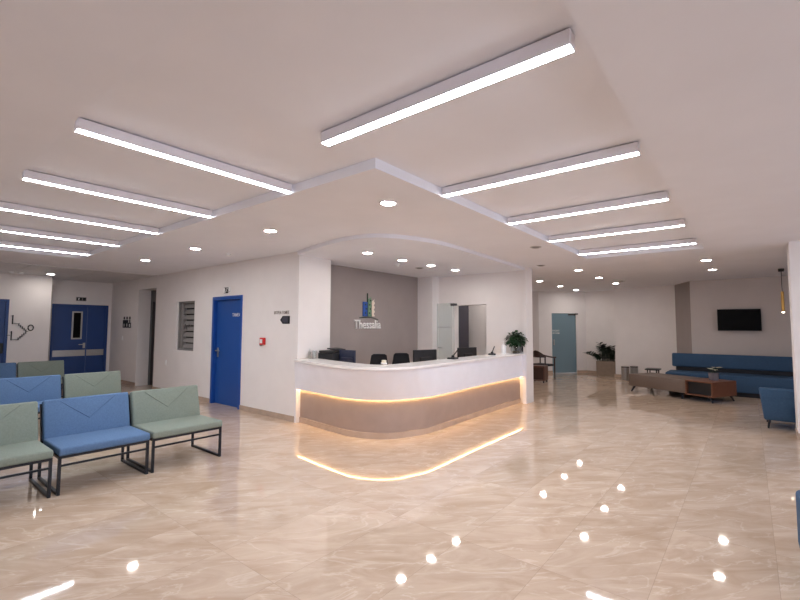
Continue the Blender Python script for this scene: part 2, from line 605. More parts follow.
# skirting
def skirt(name, runs, h=0.085, t=0.014):
    b = BM()
    for A, B in runs:
        A, B = Vector(A), Vector(B)
        d = B - A
        n = Vector((d.y, -d.x)).normalized() * t
        prism(b, [A, B, B + n, A + n], 0, h)
    struct(name, b, 'base')
skirt('baseboard_north', [((-14.4, NW), (-12.45, NW)), ((-11.37, NW), (-8.58, NW)), ((-7.47, NW), (-5.80, NW))])
skirt('baseboard_west', [((-13.6, 2.14), (-13.6, 2.93)), ((-13.6, 2.93), (-14.4, 2.93))])
d_ = Vector(DB) - Vector(DA)
skirt('baseboard_far', [((-7, 14.5), DA), (DA, tuple(Vector(DA) + d_ * 0.272)), (tuple(Vector(DA) + d_ * 0.79), DB),
                        (DB, (-3.4, 15.55)), ((-3.4, 15.1), (-1.65, 14.75)), ((-1.65, 14.75), (-1.2, 13.78)), ((-1.2, 13.78), (5, 13.78))])
skirt('baseboard_pillar', [((0.485, 8.76), (0.485, 8.32)), ((0.485, 8.32), (1.25, 8.32))])
# thin dark corner bead where the far left wall steps back
bm = BM(); box(bm, -13.61, -13.595, 2.925, 2.935, 0.09, CH - 0.014)
struct('trim_2', bm, 'textgrey')

# ---------------------------------------------------------------- doors and window of the wall behind the benches
bm = BM()
for x0, x1, z0, z1 in ((-8.58, -8.51, 0, 2.15), (-7.54, -7.47, 0, 2.15), (-8.51, -7.54, 2.08, 2.15)):
    box(bm, x0, x1, NW - 0.015, NW + 0.12, z0, z1, 0.004, 1)
d1 = struct('door_1', bm, 'blue_frame')
bm = BM(); box(bm, -8.51, -7.54, NW + 0.06, NW + 0.11, 0.006, 2.08)
leaf = link('door_leaf', bm, 'blue_door', d1)
bm = BM()
box(bm, -8.455, -8.405, NW + 0.045, NW + 0.06, 0.93, 1.12, 0.004, 1)
cyl(bm, (-8.43, NW + 0.0, 1.06), 0.011, 0.06, 12, axis='y')
bar(bm, (-8.44, NW + 0.005, 1.06), (-8.30, NW + 0.005, 1.06), 0.022)
hd = link('door_handle', bm, 'steel', leaf, True)
bm = BM(); text_bm(bm, 'ΤΑΜΕΙΟ', (-7.93, NW + 0.061, 1.745), (1, 0, 0), (0, -1, 0), 0.09, 0.003, sx=0.9)
link('door_lettering', bm, 'letter', leaf)

# double door at the end of the corridor
bm = BM()
X = -14.4
for y0, y1, z0, z1 in ((3.121, 3.173, 0, 2.136), (4.367, 4.420, 0, 2.136), (3.173, 4.367, 2.084, 2.136)):
    box(bm, X - 0.12, X + 0.015, y0, y1, z0, z1, 0.004, 1)
d2 = struct('door_2', bm, 'dark_blue_door')
for n, (y0, y1) in enumerate(((3.173, 3.922), (3.927, 4.367))):
    b = BM(); box(b, X - 0.06, X - 0.015, y0, y1, 0.006, 2.084)
    lf = link('door_leaf', b, 'dark_blue_door', d2)
    b = BM(); box(b, X - 0.016, X - 0.008, y0 + 0.01, y1 - 0.02, 0.723, 0.890)
    link('kick_band', b, 'steel', lf)
    if n == 0:
        b = BM()
        wall_bm(b, 'y', 3.571, 3.812, 1.183, 1.948, X - 0.02, X - 0.002, [(3.608, 3.776, 1.220, 1.911)])
        vp = link('vision_panel_frame', b, 'steel', lf)
        b = BM(); box(b, X - 0.014, X - 0.01, 3.608, 3.776, 1.220, 1.911)
        link('vision_panel_glass', b, 'screen', lf)
        b = BM()
        cyl(b, (X - 0.015, 3.875, 1.037), 0.012, 0.06, 12, axis='x')
        bar(b, (X + 0.04, 3.885, 1.037), (X + 0.04, 3.739, 1.037), 0.022)
        box(b, X - 0.015, X - 0.005, 3.849, 3.901, 0.932, 1.079)
        link('door_handle', b, 'steel', lf)
# door cut by the left edge of the photo
X = -13.6
bm = BM()
for y0, y1, z0, z1 in ((0.85, 0.91, 0, 2.17), (2.08, 2.14, 0, 2.17), (0.91, 2.08, 2.11, 2.17)):
    box(bm, X - 0.12, X + 0.015, y0, y1, z0, z1, 0.004, 1)
d4 = struct('door_4', bm, 'dark_blue_door')
bm = BM(); box(bm, X - 0.06, X - 0.01, 0.91, 2.08, 0.006, 2.11)
lf = link('door_leaf', bm, 'dark_blue_door', d4)
bm = BM()
box(bm, X - 0.01, X + 0.02, 1.62, 2.06, 0.99, 1.07, 0.008, 2)
box(bm, X - 0.01, X + 0.04, 1.98, 2.07, 0.90, 1.14, 0.01, 2)
link('push_bar', bm, 'black', lf)

# frosted glass door in the far diagonal wall
dA, dB = Vector(DA), Vector(DB)
dd = (dB - dA).normalized()
ang = math.atan2(dd.y, dd.x)
P0, P1 = dA + (dB - dA) * 0.272, dA + (dB - dA) * 0.79
W = (P1 - P0).length
FR = Matrix.Translation((P0.x, P0.y, 0)) @ Matrix.Rotation(ang, 4, 'Z')
bm = BM(); box(bm, 0.004, W - 0.004, 0.03, 0.045, 0.008, 2.045, mtx=FR)
d3 = struct('door_3', bm, 'teal_glass')
bm = BM()
box(bm, W - 0.28, W - 0.03, -0.02, 0.05, 1.98, 2.03, 0.006, 2, mtx=FR)
box(bm, W - 0.05, W + 0.06, -0.03, 0.02, 2.0, 2.05, 0.006, 2, mtx=FR)
link('door_closer', bm, 'darksteel', d3)
bm = BM()
box(bm, 0.05, 0.09, -0.02, 0.03, 0.95, 1.15, 0.006, 2, mtx=FR)
link('door_handle', bm, 'steel', d3)
bm = BM()
o_ = FR @ Vector((0.03, 0.03, 1.42))
text_bm(bm, 'ΕΙΣΟΔΟΣ', o_, (dd.x, dd.y, 0), (dd.y, -dd.x, 0), 0.075, 0.003, sx=0.8)
text_bm(bm, 'ΠΡΟΣΩΠΙΚΟ', FR @ Vector((0.03, 0.03, 1.34)), (dd.x, dd.y, 0), (dd.y, -dd.x, 0), 0.06, 0.003, sx=0.75)
link('door_lettering', bm, 'letter', d3)

# louvred window
bm = BM()
wall_bm(bm, 'x', -10.21, -9.37, 1.01, 2.11, NW + 0.04, NW + 0.14, [(-10.02, -9.41, 1.05, 2.07), (-10.17, -10.06, 1.05, 2.07)])
w1 = struct('window_1', bm, 'grille')
bm = BM()
for i in range(8):
    z = 1.05 + (i + 0.5) * 1.02 / 8
    box(bm, -10.02, -9.41, -0.004, 0.004, -0.056, 0.056, mtx=Matrix.Translation((0, NW + 0.09, z)) @ Matrix.Rotation(math.radians(-24), 4, 'X'))
link('louvre_slats', bm, 'grille', w1)
bm = BM(); box(bm, -10.17, -9.41, NW + 0.15, NW + 0.155, 1.03, 2.09)
link('window_pane', bm, 'screen', w1)
bm = BM()
for i in range(3):
    tube(bm, [(-9.9 + 0.12 * i, NW + 0.035, 1.50 + 0.05 * i), (-9.82 + 0.12 * i, NW + 0.028, 1.60 - 0.02 * i), (-9.75 + 0.1 * i, NW + 0.03, 1.46 + 0.06 * i)], 0.006, 6)
link('louvre_linkage', bm, 'darksteel', w1)

# lift door in the opening
lift = thing('lift_door', 'dark steel lift door deep in the tall opening left of the louvred window', 'lift door', (-11.9, NW + 0.31, 0))
bm = BM(); wall_bm(bm, 'x', -0.6, 0.6, 0, 2.52, 0.0, 0.12, [(-0.45, 0.47, 0.0, 2.2)])
link('door_surround', bm, 'darksteel', lift)
for x0, x1 in ((-0.45, 0.008), (0.012, 0.47)):
    bm = BM(); box(bm, x0, x1, 0.06, 0.1, 0.005, 2.2)
    link('door_panel', bm, 'darksteel', lift)

# ---------------------------------------------------------------- reception desk
TOPP = curve_path([(-5.79, 4.44), (-4.95, 4.24), (-4.42, 4.16), (-4.05, 4.17), (-3.76, 4.34), (-3.60, 4.66), (-3.57, 5.10), (-3.62, 6.75), (-3.66, 8.62)])
BOTP = curve_path([(-5.79, 4.46), (-4.95, 4.36), (-4.45, 4.33), (-4.10, 4.43), (-3.84, 4.65), (-3.70, 5.00), (-3.63, 5.40), (-3.66, 6.85), (-3.665, 8.62)])
PLIN = offset(BOTP, 0.085)
desk = thing('reception_desk', 'long curved white reception desk with a taupe base lit by a warm light strip', 'reception desk', (0, 0, 0))
def v3(path, z):
    return [(p.x, p.y, z) for p in path]
bm = BM()
strip_loft(bm, [v3(BOTP, 0.545), v3(TOPP, 0.985), v3(offset(TOPP, 0.06), 0.985), v3(offset(BOTP, 0.06), 0.545)], True)
link('front_panel', bm, 'fascia', desk, True)
CT = offset(TOPP, -0.025)
bm = BM()
strip_loft(bm, [v3(CT, 0.985), v3(CT, 1.02), v3(offset(TOPP, 0.40), 1.02), v3(offset(TOPP, 0.40), 0.985)], True)
link('countertop', bm, 'marble', desk, True)
bm = BM()
strip_loft(bm, [v3(PLIN, 0.0), v3(PLIN, 0.60), v3(offset(PLIN, 0.05), 0.60), v3(offset(PLIN, 0.05), 0.0)], True)
link('plinth', bm, 'plinth', desk, True)
bm = BM()
q_ = offset(PLIN, -0.014)
strip_loft(bm, [v3(q_, 0.0), v3(q_, 0.085), v3(offset(PLIN, 0.0), 0.085), v3(offset(PLIN, 0.0), 0.0)], True)
link('skirting_tile', bm, 'base', desk, True)
bm = BM()
strip_loft(bm, [v3(offset(BOTP, 0.062), 0.549), v3(offset(BOTP, 0.062), 0.560), v3(offset(BOTP, 0.082), 0.560), v3(offset(BOTP, 0.082), 0.549)], True)
link('light_strip', bm, 'led', desk)
WT = offset(TOPP, 0.24)
bm = BM()
strip_loft(bm, [v3(WT, 0.72), v3(WT, 0.75), v3(offset(TOPP, 0.85), 0.75), v3(offset(TOPP, 0.85), 0.72)], True)
link('worktop', bm, 'white', desk, True)
# white jambs at both ends of the recess
bm = BM()
box(bm, -5.79, -5.75, 4.455, 4.60, 0, 0.55)
link('end_jamb', bm, 'white', desk)
bm = BM()
box(bm, -3.66, -3.582, 8.545, 8.578, 0, 0.99)
link('end_jamb', bm, 'white', desk)

# ---------------------------------------------------------------- wall logo
LX = -6.2
logo = thing('wall_logo', 'white raised company lettering under three coloured tower bars on the taupe wall', 'sign', (LX, 6.65, 1.7))
bm = BM(); text_bm(bm, 'Thessalia', (0.004, -0.055, -0.18), (0, 1, 0), (1, 0, 0), 0.25, 0.02, 'CENTER', sx=0.88, bold=0.003)
bmesh.ops.recalc_face_normals(bm, faces=bm.faces[:])
link('lettering', bm, 'letter', logo)
def tower(y0, y1, z0, z1, m, slant=0.0, teeth=0, side=1):
    b = BM()
    poly = [(y0, z0), (y1, z0)]
    if teeth:
        for i in range(teeth):
            za = z0 + (z1 - z0) * (i + 0.3) / teeth
            zb = z0 + (z1 - z0) * (i + 0.65) / teeth
            zc = z0 + (z1 - z0) * (i + 1.0) / teeth
            poly += [(y1, za), (y1 - 0.03, zb), (y1, zc)]
    else:
        poly += [(y1, z1)]
    poly += [(y0, z1 - slant)]
    lo = [b.verts.new((0.004, y, z)) for y, z in poly]
    hi = [b.verts.new((0.022, y, z)) for y, z in poly]
    b.faces.new(hi); b.faces.new(lo[::-1])
    n = len(poly)
    for i in range(n):
        b.faces.new((lo[i], lo[(i + 1) % n], hi[(i + 1) % n], hi[i]))
    return link('tower_bar', b, m, logo)
tw = [tower(-0.20, -0.075, 0.07, 0.37, 'logoblue'),
      tower(-0.075, -0.058, 0.07, 0.55, 'logodark'),
      tower(-0.05, 0.055, 0.07, 0.48, 'logogreen', 0.05, 4),
      tower(0.07, 0.15, 0.07, 0.43, 'logocream', 0.04, 4)]
for tb, y, n in ((tw[0], -0.125, 3), (tw[2], 0.0, 4)):
    for i in range(n):
        b = BM()
        z = 0.12 + i * 0.088
        yy = y + 0.022 * (i % 2) - 0.008
        box(b, 0.0221, 0.025, yy - 0.018, yy + 0.018, z, z + 0.036)
        link('tower_window', b, 'logodark', tb)
bm = BM()
tube(bm, [(0.012, -0.29 + i * 0.062, 0.035 + 0.03 * math.sin(PI * i / 9) - 0.003 * i) for i in range(10)], 0.008, 6)
link('ground_arc', bm, 'logodark', logo)

# ---------------------------------------------------------------- benches
def rbox(x0, x1, y0, y1, z0, z1, r, seg=3, mtx=None):
    b = BM()
    box(b, x0, x1, y0, y1, z0, z1, r, seg, mtx)
    return b

def make_bench(color, loc, label):
    t = thing('waiting_bench', label, 'bench', loc, 0, 'upholstered waiting seats in rows')
    hw = 0.388
    link('seat', rbox(-0.56, 0.012, -hw, hw, 0.353, 0.428, 0.018), color, t, True)
    TL = Matrix.Translation((-0.53, 0, 0.40)) @ Matrix.Rotation(math.radians(-14), 4, 'Y')
    bk = link('backrest', rbox(-0.085, 0.0, -hw, hw, 0.0, 0.41, 0.022, mtx=TL), color, t, True)
    b = BM()
    for s in (-1, 1):
        pts = [TL @ Vector((0.0015, s * 0.25, 0.385)), TL @ Vector((0.0015, s * 0.125, 0.28)), TL @ Vector((0.0015, 0, 0.18))]
        tube(b, pts, 0.0045, 6)
    link('seam', b, color, bk, True)
    w_ = 0.024
    for s in (-1, 1):
        y = s * (hw - 0.014)
        for x in (-0.02, -0.70):
            b = BM(); bar(b, (x, y, 0), (x, y, 0.352), w_); link('leg', b, 'blackmetal', t)
        b = BM(); bar(b, (-0.688, y, 0.012), (-0.032, y, 0.012), w_); link('runner', b, 'blackmetal', t)
        b = BM(); bar(b, TL @ Vector((-0.105, s * (hw - 0.014), -0.05)), TL @ Vector((-0.105, s * (hw - 0.014), 0.385)), 0.036, 0.03); link('back_post', b, 'blackmetal', t)
    b = BM()
    for y in (-hw + 0.014, hw - 0.014):
        bar(b, (-0.71, y, 0.340), (-0.008, y, 0.340), w_)
    for x in (-0.02, -0.70):
        bar(b, (x, -hw + 0.014, 0.340), (x, hw - 0.014, 0.340), w_)
    link('seat_frame', b, 'blackmetal', t)
    for x in (-0.02, -0.70):
        b = BM(); bar(b, (x, -hw + 0.02, 0.262), (x, hw - 0.02, 0.262), 0.018); link('stretcher', b, 'blackmetal', t)
    return t
FX = -4.96
bB = make_bench('blue', (FX, 1.57, 0), 'blue waiting seat in the front row, between the two sage green ones')
bC = make_bench('green', (FX, 2.375, 0), 'sage green seat at the desk end of the front row, nearest the blue door')
dup(bC, (FX, 0.755, 0), 'sage green front row seat cut by the left edge of the photo')
dup(bB, (-7.72, 1.58, 0), 'blue waiting seat in the second row, behind the front row')
dup(bC, (-7.72, 2.40, 0), 'sage green seat in the second row, beside the blue seat there')
dup(bB, (-11.15, 1.63, 0), 'blue seat in the rearmost row by the far blue doors')
dup(bC, (-11.15, 2.43, 0), 'sage green seat in the rearmost row, in front of the blue double door')

# ---------------------------------------------------------------- linear lamps
def make_tube_lamp(L, loc, rz, label):
    t = thing('linear_light', label, 'ceiling light', loc, rz, 'linear ceiling lights')
    b = BM(); box(b, 0, L, -0.036, 0.036, 0.0, 0.074, 0.003, 1); link('housing', b, 'white', t)
    b = BM(); box(b, 0.004, L - 0.004, -0.031, 0.031, -0.002, 0.0); link('diffuser', b, 'tube', t)
    for x in (0.12, L - 0.12):
        b = BM(); box(b, x - 0.09, x + 0.09, -0.02, 0.02, 0.074, 0.083); link('mounting_clip', b, 'steel', t)
    return t
ZL = 2.802
first = None
ORD = ['nearest', 'second nearest', 'middle', 'fourth', 'farthest']
for i, x in enumerate((-3.31, -4.78, -6.22, -7.68, -9.07)):
    lb = '%s of the five linear lights in the left ceiling recess above the benches' % ORD[i]
    if first is None:
        first = make_tube_lamp(1.66, (x, 0.79, ZL), PI / 2, lb)
    else:
        dup(first, (x, 0.79, ZL), lb)
for i, y in enumerate((1.93, 3.43, 4.86, 6.23, 7.67)):
    lb = '%s of the five linear lights in the right ceiling recess toward the lounge' % ORD[i]
    dup(first, (-0.57, y, ZL), lb, rz=PI)

# ---------------------------------------------------------------- downlights
def make_downlight(loc, label):
    t = thing('downlight', label, 'downlight', loc, 0, 'round recessed downlights')
    b = BM(); lathe(b, [(0.0722, 0.0), (0.094, 0.0), (0.096, -0.005), (0.090, -0.010), (0.076, -0.010), (0.0722, -0.004)]); link('trim_ring', b, 'white', t, True)
    b = BM(); cyl(b, (0, 0, -0.006), 0.072, 0.005, 28); link('lens', b, 'spot', t)
    return t
DL = [((-4.95, 9.3, CH), 'added unseen downlight brightening the small room behind the desk doorway'),  # first entry is an added lamp, out of view, to brighten that room
      ((-2.79, 3.26, CH), 'downlight nearest the outer corner of the ceiling drop, in front of the desk'),
      ((-4.82, 3.27, CH), 'downlight over the floor before the blue single door'),
      ((-6.89, 3.29, CH), 'downlight in front of the louvred window'),
      ((-8.86, 3.29, CH), 'downlight farthest left along the soffit, before the lift opening'),
      ((-13.0, 2.76, CH - 0.012), 'downlight in the metal panel ceiling before the blue double door'),
      ((-4.75, 5.05, 2.745), 'leftmost of four downlights in the desk canopy, closest to the logo wall'),
      ((-4.78, 5.98, 2.745), 'second from left of four downlights in the desk canopy'),
      ((-4.75, 6.84, 2.745), 'third from left of four downlights in the desk canopy'),
      ((-4.73, 7.69, 2.745), 'rightmost of four downlights in the desk canopy, by the back doorway'),
      ((-2.84, 9.67, CH), 'nearest of three downlights in the row beyond the right linear lights'),
      ((-2.87, 11.43, CH), 'middle of three downlights in the row beyond the right linear lights'),
      ((-2.87, 13.17, CH), 'farthest downlight of the row leading to the planter'),
      ((-4.34, 11.35, CH), 'nearest of three downlights in the row leading to the frosted door'),
      ((-4.38, 13.1, CH), 'middle of three downlights in the row leading to the frosted door'),
      ((-4.41, 14.7, CH), 'downlight right in front of the frosted glass door'),
      ((-0.57, 9.65, CH), 'nearer downlight of the pair above the lounge'),
      ((-0.57, 11.29, CH), 'farther downlight of the pair above the lounge')]
dl0 = make_downlight(*DL[1])
for loc, lb in DL[:1] + DL[2:]:
    dup(dl0, loc, lb)

# small ceiling fittings
def make_vent(loc, label):
    t = thing('sprinkler_plate', label, 'ceiling fitting', loc, 0, 'flush round ceiling fittings')
    b = BM(); lathe(b, [(0.0, 0), (0.085, 0), (0.085, -0.006), (0.0, -0.008)]); link('plate', b, 'steel', t, True)
    b = BM(); lathe(b, [(0.0, -0.007), (0.055, -0.007), (0.05, -0.016), (0.0, -0.018)]); link('cover', b, 'grille', t, True)
    return t
v0 = make_vent((-2.54, 6.5, CH), 'round grey ceiling fitting beside the fourth right linear light')
dup(v0, (-3.22, 8.5, CH), 'round grey ceiling fitting near the right end of the desk')
dup(v0, (-2.6, 12.65, CH), 'round grey ceiling fitting near the planter')
dup(v0, (-5.15, 7.0, 2.745), 'round grey ceiling fitting inside the desk canopy')
t = thing('motion_sensor', 'small white sensor hanging from the desk canopy', 'sensor', (-5.15, 6.3, 2.745))
b = BM(); lathe(b, [(0.0, 0), (0.05, 0), (0.05, -0.02), (0.0, -0.02)]); link('base', b, 'whiteplastic', t, True)
b = BM(); lathe(b, [(0.0, -0.02), (0.03, -0.02), (0.028, -0.05), (0.0, -0.058)]); link('dome', b, 'whiteplastic', t, True)
t = thing('smoke_detector', 'small white detector on the soffit above the blue single door', 'detector', (-6.97, 3.9, CH))
b = BM(); lathe(b, [(0.0, 0), (0.05, 0), (0.05, -0.012), (0.0, -0.012)]); link('base', b, 'whiteplastic', t, True)
b = BM(); lathe(b, [(0.0, -0.012), (0.04, -0.012), (0.03, -0.035), (0.0, -0.038)]); link('head', b, 'whiteplastic', t, True)
t = thing('smoke_detector', 'white twin detector on the metal panel ceiling at far left', 'detector', (-13.1, 2.15, CH - 0.012))
for s in (-0.09, 0.09):
    b = BM(); lathe(b, [(0.0, 0), (0.045, 0), (0.04, -0.03), (0.0, -0.034)], (0, s, 0)); link('head', b, 'whiteplastic', t, True)

# ---------------------------------------------------------------- wall signs and switches
Y = NW
t = thing('exit_sign', 'small black and white running man sign above the blue single door', 'sign', (-8.03, Y, 2.265))
b = BM(); box(b, -0.125, 0.125, -0.012, 0, -0.062, 0.062); link('board', b, 'whiteplastic', t)
b = BM(); box(b, -0.12, 0.05, -0.014, -0.012, -0.058, 0.058); link('field', b, 'signblack', t)
b = BM()
box(b, -0.125, -0.075, -0.016, -0.014, -0.05, 0.05)
box(b, -0.01, 0.02, -0.016, -0.014, 0.02, 0.05)
bar(b, (-0.03, -0.015, 0.02), (0.02, -0.015, -0.03), 0.018, 0.002)
bar(b, (-0.05, -0.015, -0.05), (-0.02, -0.015, 0.0), 0.018, 0.002)
link('running_man', b, 'letter', t)
b = BM(); bar(b, (0.062, -0.013, -0.03), (0.112, -0.013, -0.03), 0.022, 0.002); link('arrow', b, 'signblack', t)

t = thing('exit_sign', 'small black exit sign above the blue double door', 'sign', (-14.4, 3.755, 2.29))
b = BM(); box(b, 0, 0.012, -0.12, 0.12, -0.052, 0.052); link('board', b, 'grille', t)
b = BM(); box(b, 0.012, 0.014, -0.105, 0.02, -0.043, 0.043); box(b, 0.012, 0.014, 0.035, 0.105, -0.043, 0.043); link('field', b, 'signblack', t)
b = BM(); box(b, 0.014, 0.016, -0.065, -0.04, 0.0, 0.03); bar(b, (0.015, -0.05, -0.035), (0.015, -0.07, 0.005), 0.002, 0.018); link('running_man', b, 'letter', t)

t = thing('direction_sign', 'dark grey arrow plate pointing left on the wall beside the desk', 'sign', (-6.125, Y, 1.665))
def arrow(b, s, d0, d1):
    poly = [(-0.20 * s, 0), (-0.10 * s, 0.092 * s), (0.155 * s, 0.092 * s), (0.155 * s, -0.092 * s), (-0.10 * s, -0.092 * s)]
    lo = [b.verts.new((x, d0, z)) for x, z in poly]; hi = [b.verts.new((x, d1, z)) for x, z in poly]
    b.faces.new(lo); b.faces.new(hi[::-1])
    for i in range(5):
        b.faces.new((lo[i], lo[(i + 1) % 5], hi[(i + 1) % 5], hi[i]))
b = BM(); arrow(b, 0.72, 0, -0.012); link('plate', b, 'signblack', t)
b = BM(); arrow(b, 0.50, -0.012, -0.015); link('face', b, 'signgrey', t)
b = BM(); text_bm(b, 'ΙΑΤΡΕΙΑ ΤΟΜΕΣ', (-6.46, Y - 0.001, 1.765), (1, 0, 0), (0, -1, 0), 0.075, 0.004, sx=0.76)
tag(link('wall_lettering', b, 'textgrey'), 'small grey raised lettering on the wall above the arrow plate', 'lettering')

t = thing('fire_alarm', 'red square fire alarm call point on the wall right of the blue door', 'fire alarm', (-6.755, Y, 1.29))
b = BM(); box(b, -0.062, 0.062, -0.05, 0, -0.062, 0.062, 0.008, 2); link('housing', b, 'red', t, True)
b = BM(); box(b, -0.045, 0.03, -0.053, -0.05, -0.035, 0.035); link('button', b, 'whiteplastic', t)
b = BM(); box(b, -0.085, -0.05, -0.035, 0, -0.08, -0.025, 0.005, 1); link('key_cover', b, 'black', t)

def plate(loc, nx, label):
    tt = thing('light_switch', label, 'switch', loc)
    b = BM(); b2 = BM()
    if nx:
        box(b, 0, 0.01, -0.04, 0.04, -0.06, 0.06, 0.003, 1); box(b2, 0.01, 0.014, -0.025, 0.025, -0.035, 0.035)
    else:
        box(b, -0.04, 0.04, -0.01, 0, -0.06, 0.06, 0.003, 1); box(b2, -0.025, 0.025, -0.014, -0.01, -0.035, 0.035)
    link('plate', b, 'whiteplastic', tt); link('rocker', b2, 'whiteplastic', tt)
plate((-10.68, Y, 0.70), False, 'white wall socket plate below left of the louvred window')
plate((-13.45, Y, 1.22), False, 'white switch plate below the pictogram sign near the far corner')

t = thing('pictogram_sign', 'black pictogram group sign on the wall left of the lift opening', 'sign', (-13.17, Y, 1.64))
for i, x in enumerate((-0.22, 0.0, 0.22)):
    b = BM()
    cyl(b, (x, -0.012, 0.15), 0.045, 0.012, 16, axis='y')
    if i < 2:
        wall_bm(b, 'x', x - 0.09, x + 0.09, -0.16, 0.09, -0.012, 0, [(x - 0.05, x + 0.05, -0.12, -0.03)])
        bar(b, (x - 0.09, -0.006, 0.0), (x + 0.09, -0.006, 0.0), 0.012, 0.03)
    else:
        bar(b, (x, -0.006, 0.10), (x, -0.006, -0.02), 0.05, 0.012)
        bar(b, (x - 0.06, -0.006, -0.02), (x + 0.07, -0.006, -0.02), 0.012, 0.04)
        bar(b, (x + 0.07, -0.006, -0.02), (x + 0.07, -0.006, -0.16), 0.035, 0.012)
        bar(b, (x - 0.07, -0.006, 0.0), (x - 0.07, -0.006, -0.16), 0.03, 0.012)
        bar(b, (x - 0.07, -0.006, -0.15), (x + 0.08, -0.006, -0.15), 0.012, 0.03)
    bmesh.ops.scale(b, vec=(0.9, 1, 0.85), verts=b.verts[:])
    link('figure', b, 'signblack', t)

# floor number sign: 1, -1 and 0 joined by a stepped line
t = thing('floor_number_sign', 'black stepped line wall graphic joining digits, beside the leftmost blue door', 'sign', (-13.6, 2.2, 1.35))
b = BM()
def stroke(pts, wd=0.028):
    for p_, q_ in zip(pts, pts[1:]):
        dlt = Vector((0, q_[0] - p_[0], q_[1] - p_[1])).normalized() * wd * 0.5
        bar(b, Vector((0.005, p_[0], p_[1])) - dlt, Vector((0.005, q_[0], q_[1])) + dlt, wd if abs(q_[1] - p_[1]) < 1e-4 else 0.01, 0.01 if abs(q_[1] - p_[1]) < 1e-4 else wd)
st = []
y0, z0 = 0.05, 0.26
stroke([(0.06, 0.46), (0.06, 0.26), (0.20, 0.26)])
stair = [(0.20, 0.26)]
for i in range(5):
    stair += [(0.20 + 0.04 * i, 0.26 - 0.04 * (i + 1) + 0.04 * 0), (0.20 + 0.04 * (i + 1), 0.26 - 0.04 * (i + 1))]
stroke(stair, 0.022)
stroke([(0.04, 0.20), (0.04, -0.14)][0:0] or [(0.05, 0.06), (0.05, -0.14), (0.20, -0.14)])
stair = [(0.20, -0.14)]
for i in range(5):
    stair += [(0.20 + 0.04 * i, -0.14 + 0.04 * (i + 1)), (0.20 + 0.04 * (i + 1), -0.14 + 0.04 * (i + 1))]
stroke(stair, 0.022)
stroke([(0.03, 0.45), (0.06, 0.45)]); stroke([(0.025, 0.05), (0.05, 0.05)]); stroke([(-0.04, -0.03), (0.01, -0.03)])
bmesh.ops.scale(b, vec=(1, 0.84, 0.95), verts=b.verts[:])
bmesh.ops.translate(b, vec=(0, -0.035, 0), verts=b.verts[:])
link('stepped_line', b, 'signblack', t)
b = BM()
tube(b, [(0.006, 0.355 + 0.05 * math.cos(a * PI / 12), 0.15 + 0.065 * math.sin(a * PI / 12)) for a in range(25)], 0.013, 6)
link('zero_digit', b, 'signblack', t)

# ---------------------------------------------------------------- things on and behind the desk
ZC = 1.0202
t = thing('drinking_glass', 'clear drinking glass on the left end of the desk counter', 'glass', (-5.68, 4.76, ZC))
b = BM(); lathe(b, [(0.0, 0.0), (0.03, 0.0), (0.036, 0.13), (0.034, 0.13), (0.028, 0.012), (0.0, 0.012)]); link('tumbler', b, 'clear', t, True)
t = thing('glass_bottle', 'small clear bottle beside the drinking glass on the counter', 'bottle', (-5.755, 4.72, ZC))
b = BM(); lathe(b, [(0.0, 0.0), (0.022, 0.0), (0.022, 0.10), (0.009, 0.13), (0.009, 0.17), (0.0, 0.17)]); link('body', b, 'clear', t, True)

ZW = 0.7502
t = thing('printer', 'black multifunction printer behind the left end of the desk', 'printer', (-5.53, 5.07, ZW), 0.0)
b = BM(); box(b, -0.19, 0.19, -0.2, 0.2, 0, 0.36, 0.015, 2); link('body', b, 'black', t, True)
b = BM(); box(b, -0.18, 0.18, -0.19, 0.19, 0.362, 0.40, 0.012, 2); link('scanner_lid', b, 'black', t, True)
b = BM(); box(b, -0.05, 0.17, -0.12, 0.10, -0.008, 0.008, mtx=Matrix.Translation((0, 0, 0.43)) @ Matrix.Rotation(0.08, 4, 'Y')); link('paper_feeder', b, 'black', t)
b = BM(); box(b, -0.16, 0.16, -0.29, -0.2, 0.10, 0.12, 0.004, 1); link('output_tray', b, 'black', t)

def make_monitor(name, loc, rz, label, m='black', wd=0.52, ht=0.32, group=None):
    tt = thing(name, label, 'monitor', loc, rz, group)
    # local +y is the back of the screen (toward the public side at rz=0 means back faces +y)
    b = BM(); box(b, -0.12, 0.12, -0.09, 0.09, 0, 0.012, 0.004, 1); link('base', b, m, tt)
    b = BM(); bar(b, (0, 0.03, 0.012), (0, 0.03, 0.20), 0.05, 0.02); link('stand', b, m, tt)
    b = BM(); box(b, -wd / 2, wd / 2, -0.015, 0.02, 0.09, 0.09 + ht, 0.006, 2); box(b, -0.13, 0.13, 0.02, 0.04, 0.16, 0.30, 0.01, 2); link('housing', b, m, tt)
    b = BM(); box(b, -wd / 2 + 0.012, wd / 2 - 0.012, -0.018, -0.0155, 0.105, 0.075 + ht); link('screen', b, 'screen', tt)
    return tt
make_monitor('monitor', (-5.155, 5.02, ZW), PI + 0.05, 'navy backed monitor right beside the printer behind the desk', 'navy', 0.34, 0.33)
make_monitor('monitor', (-4.28, 5.98, ZW), -PI / 2 - 0.25, 'black monitor with its back to the hall, in the middle of the desk', 'black', 0.50, 0.33, 'desk monitors')
make_monitor('monitor', (-4.28, 7.38, ZW), -PI / 2 - 0.15, 'black monitor standing before the doorway behind the desk', 'black', 0.56, 0.32, 'desk monitors')

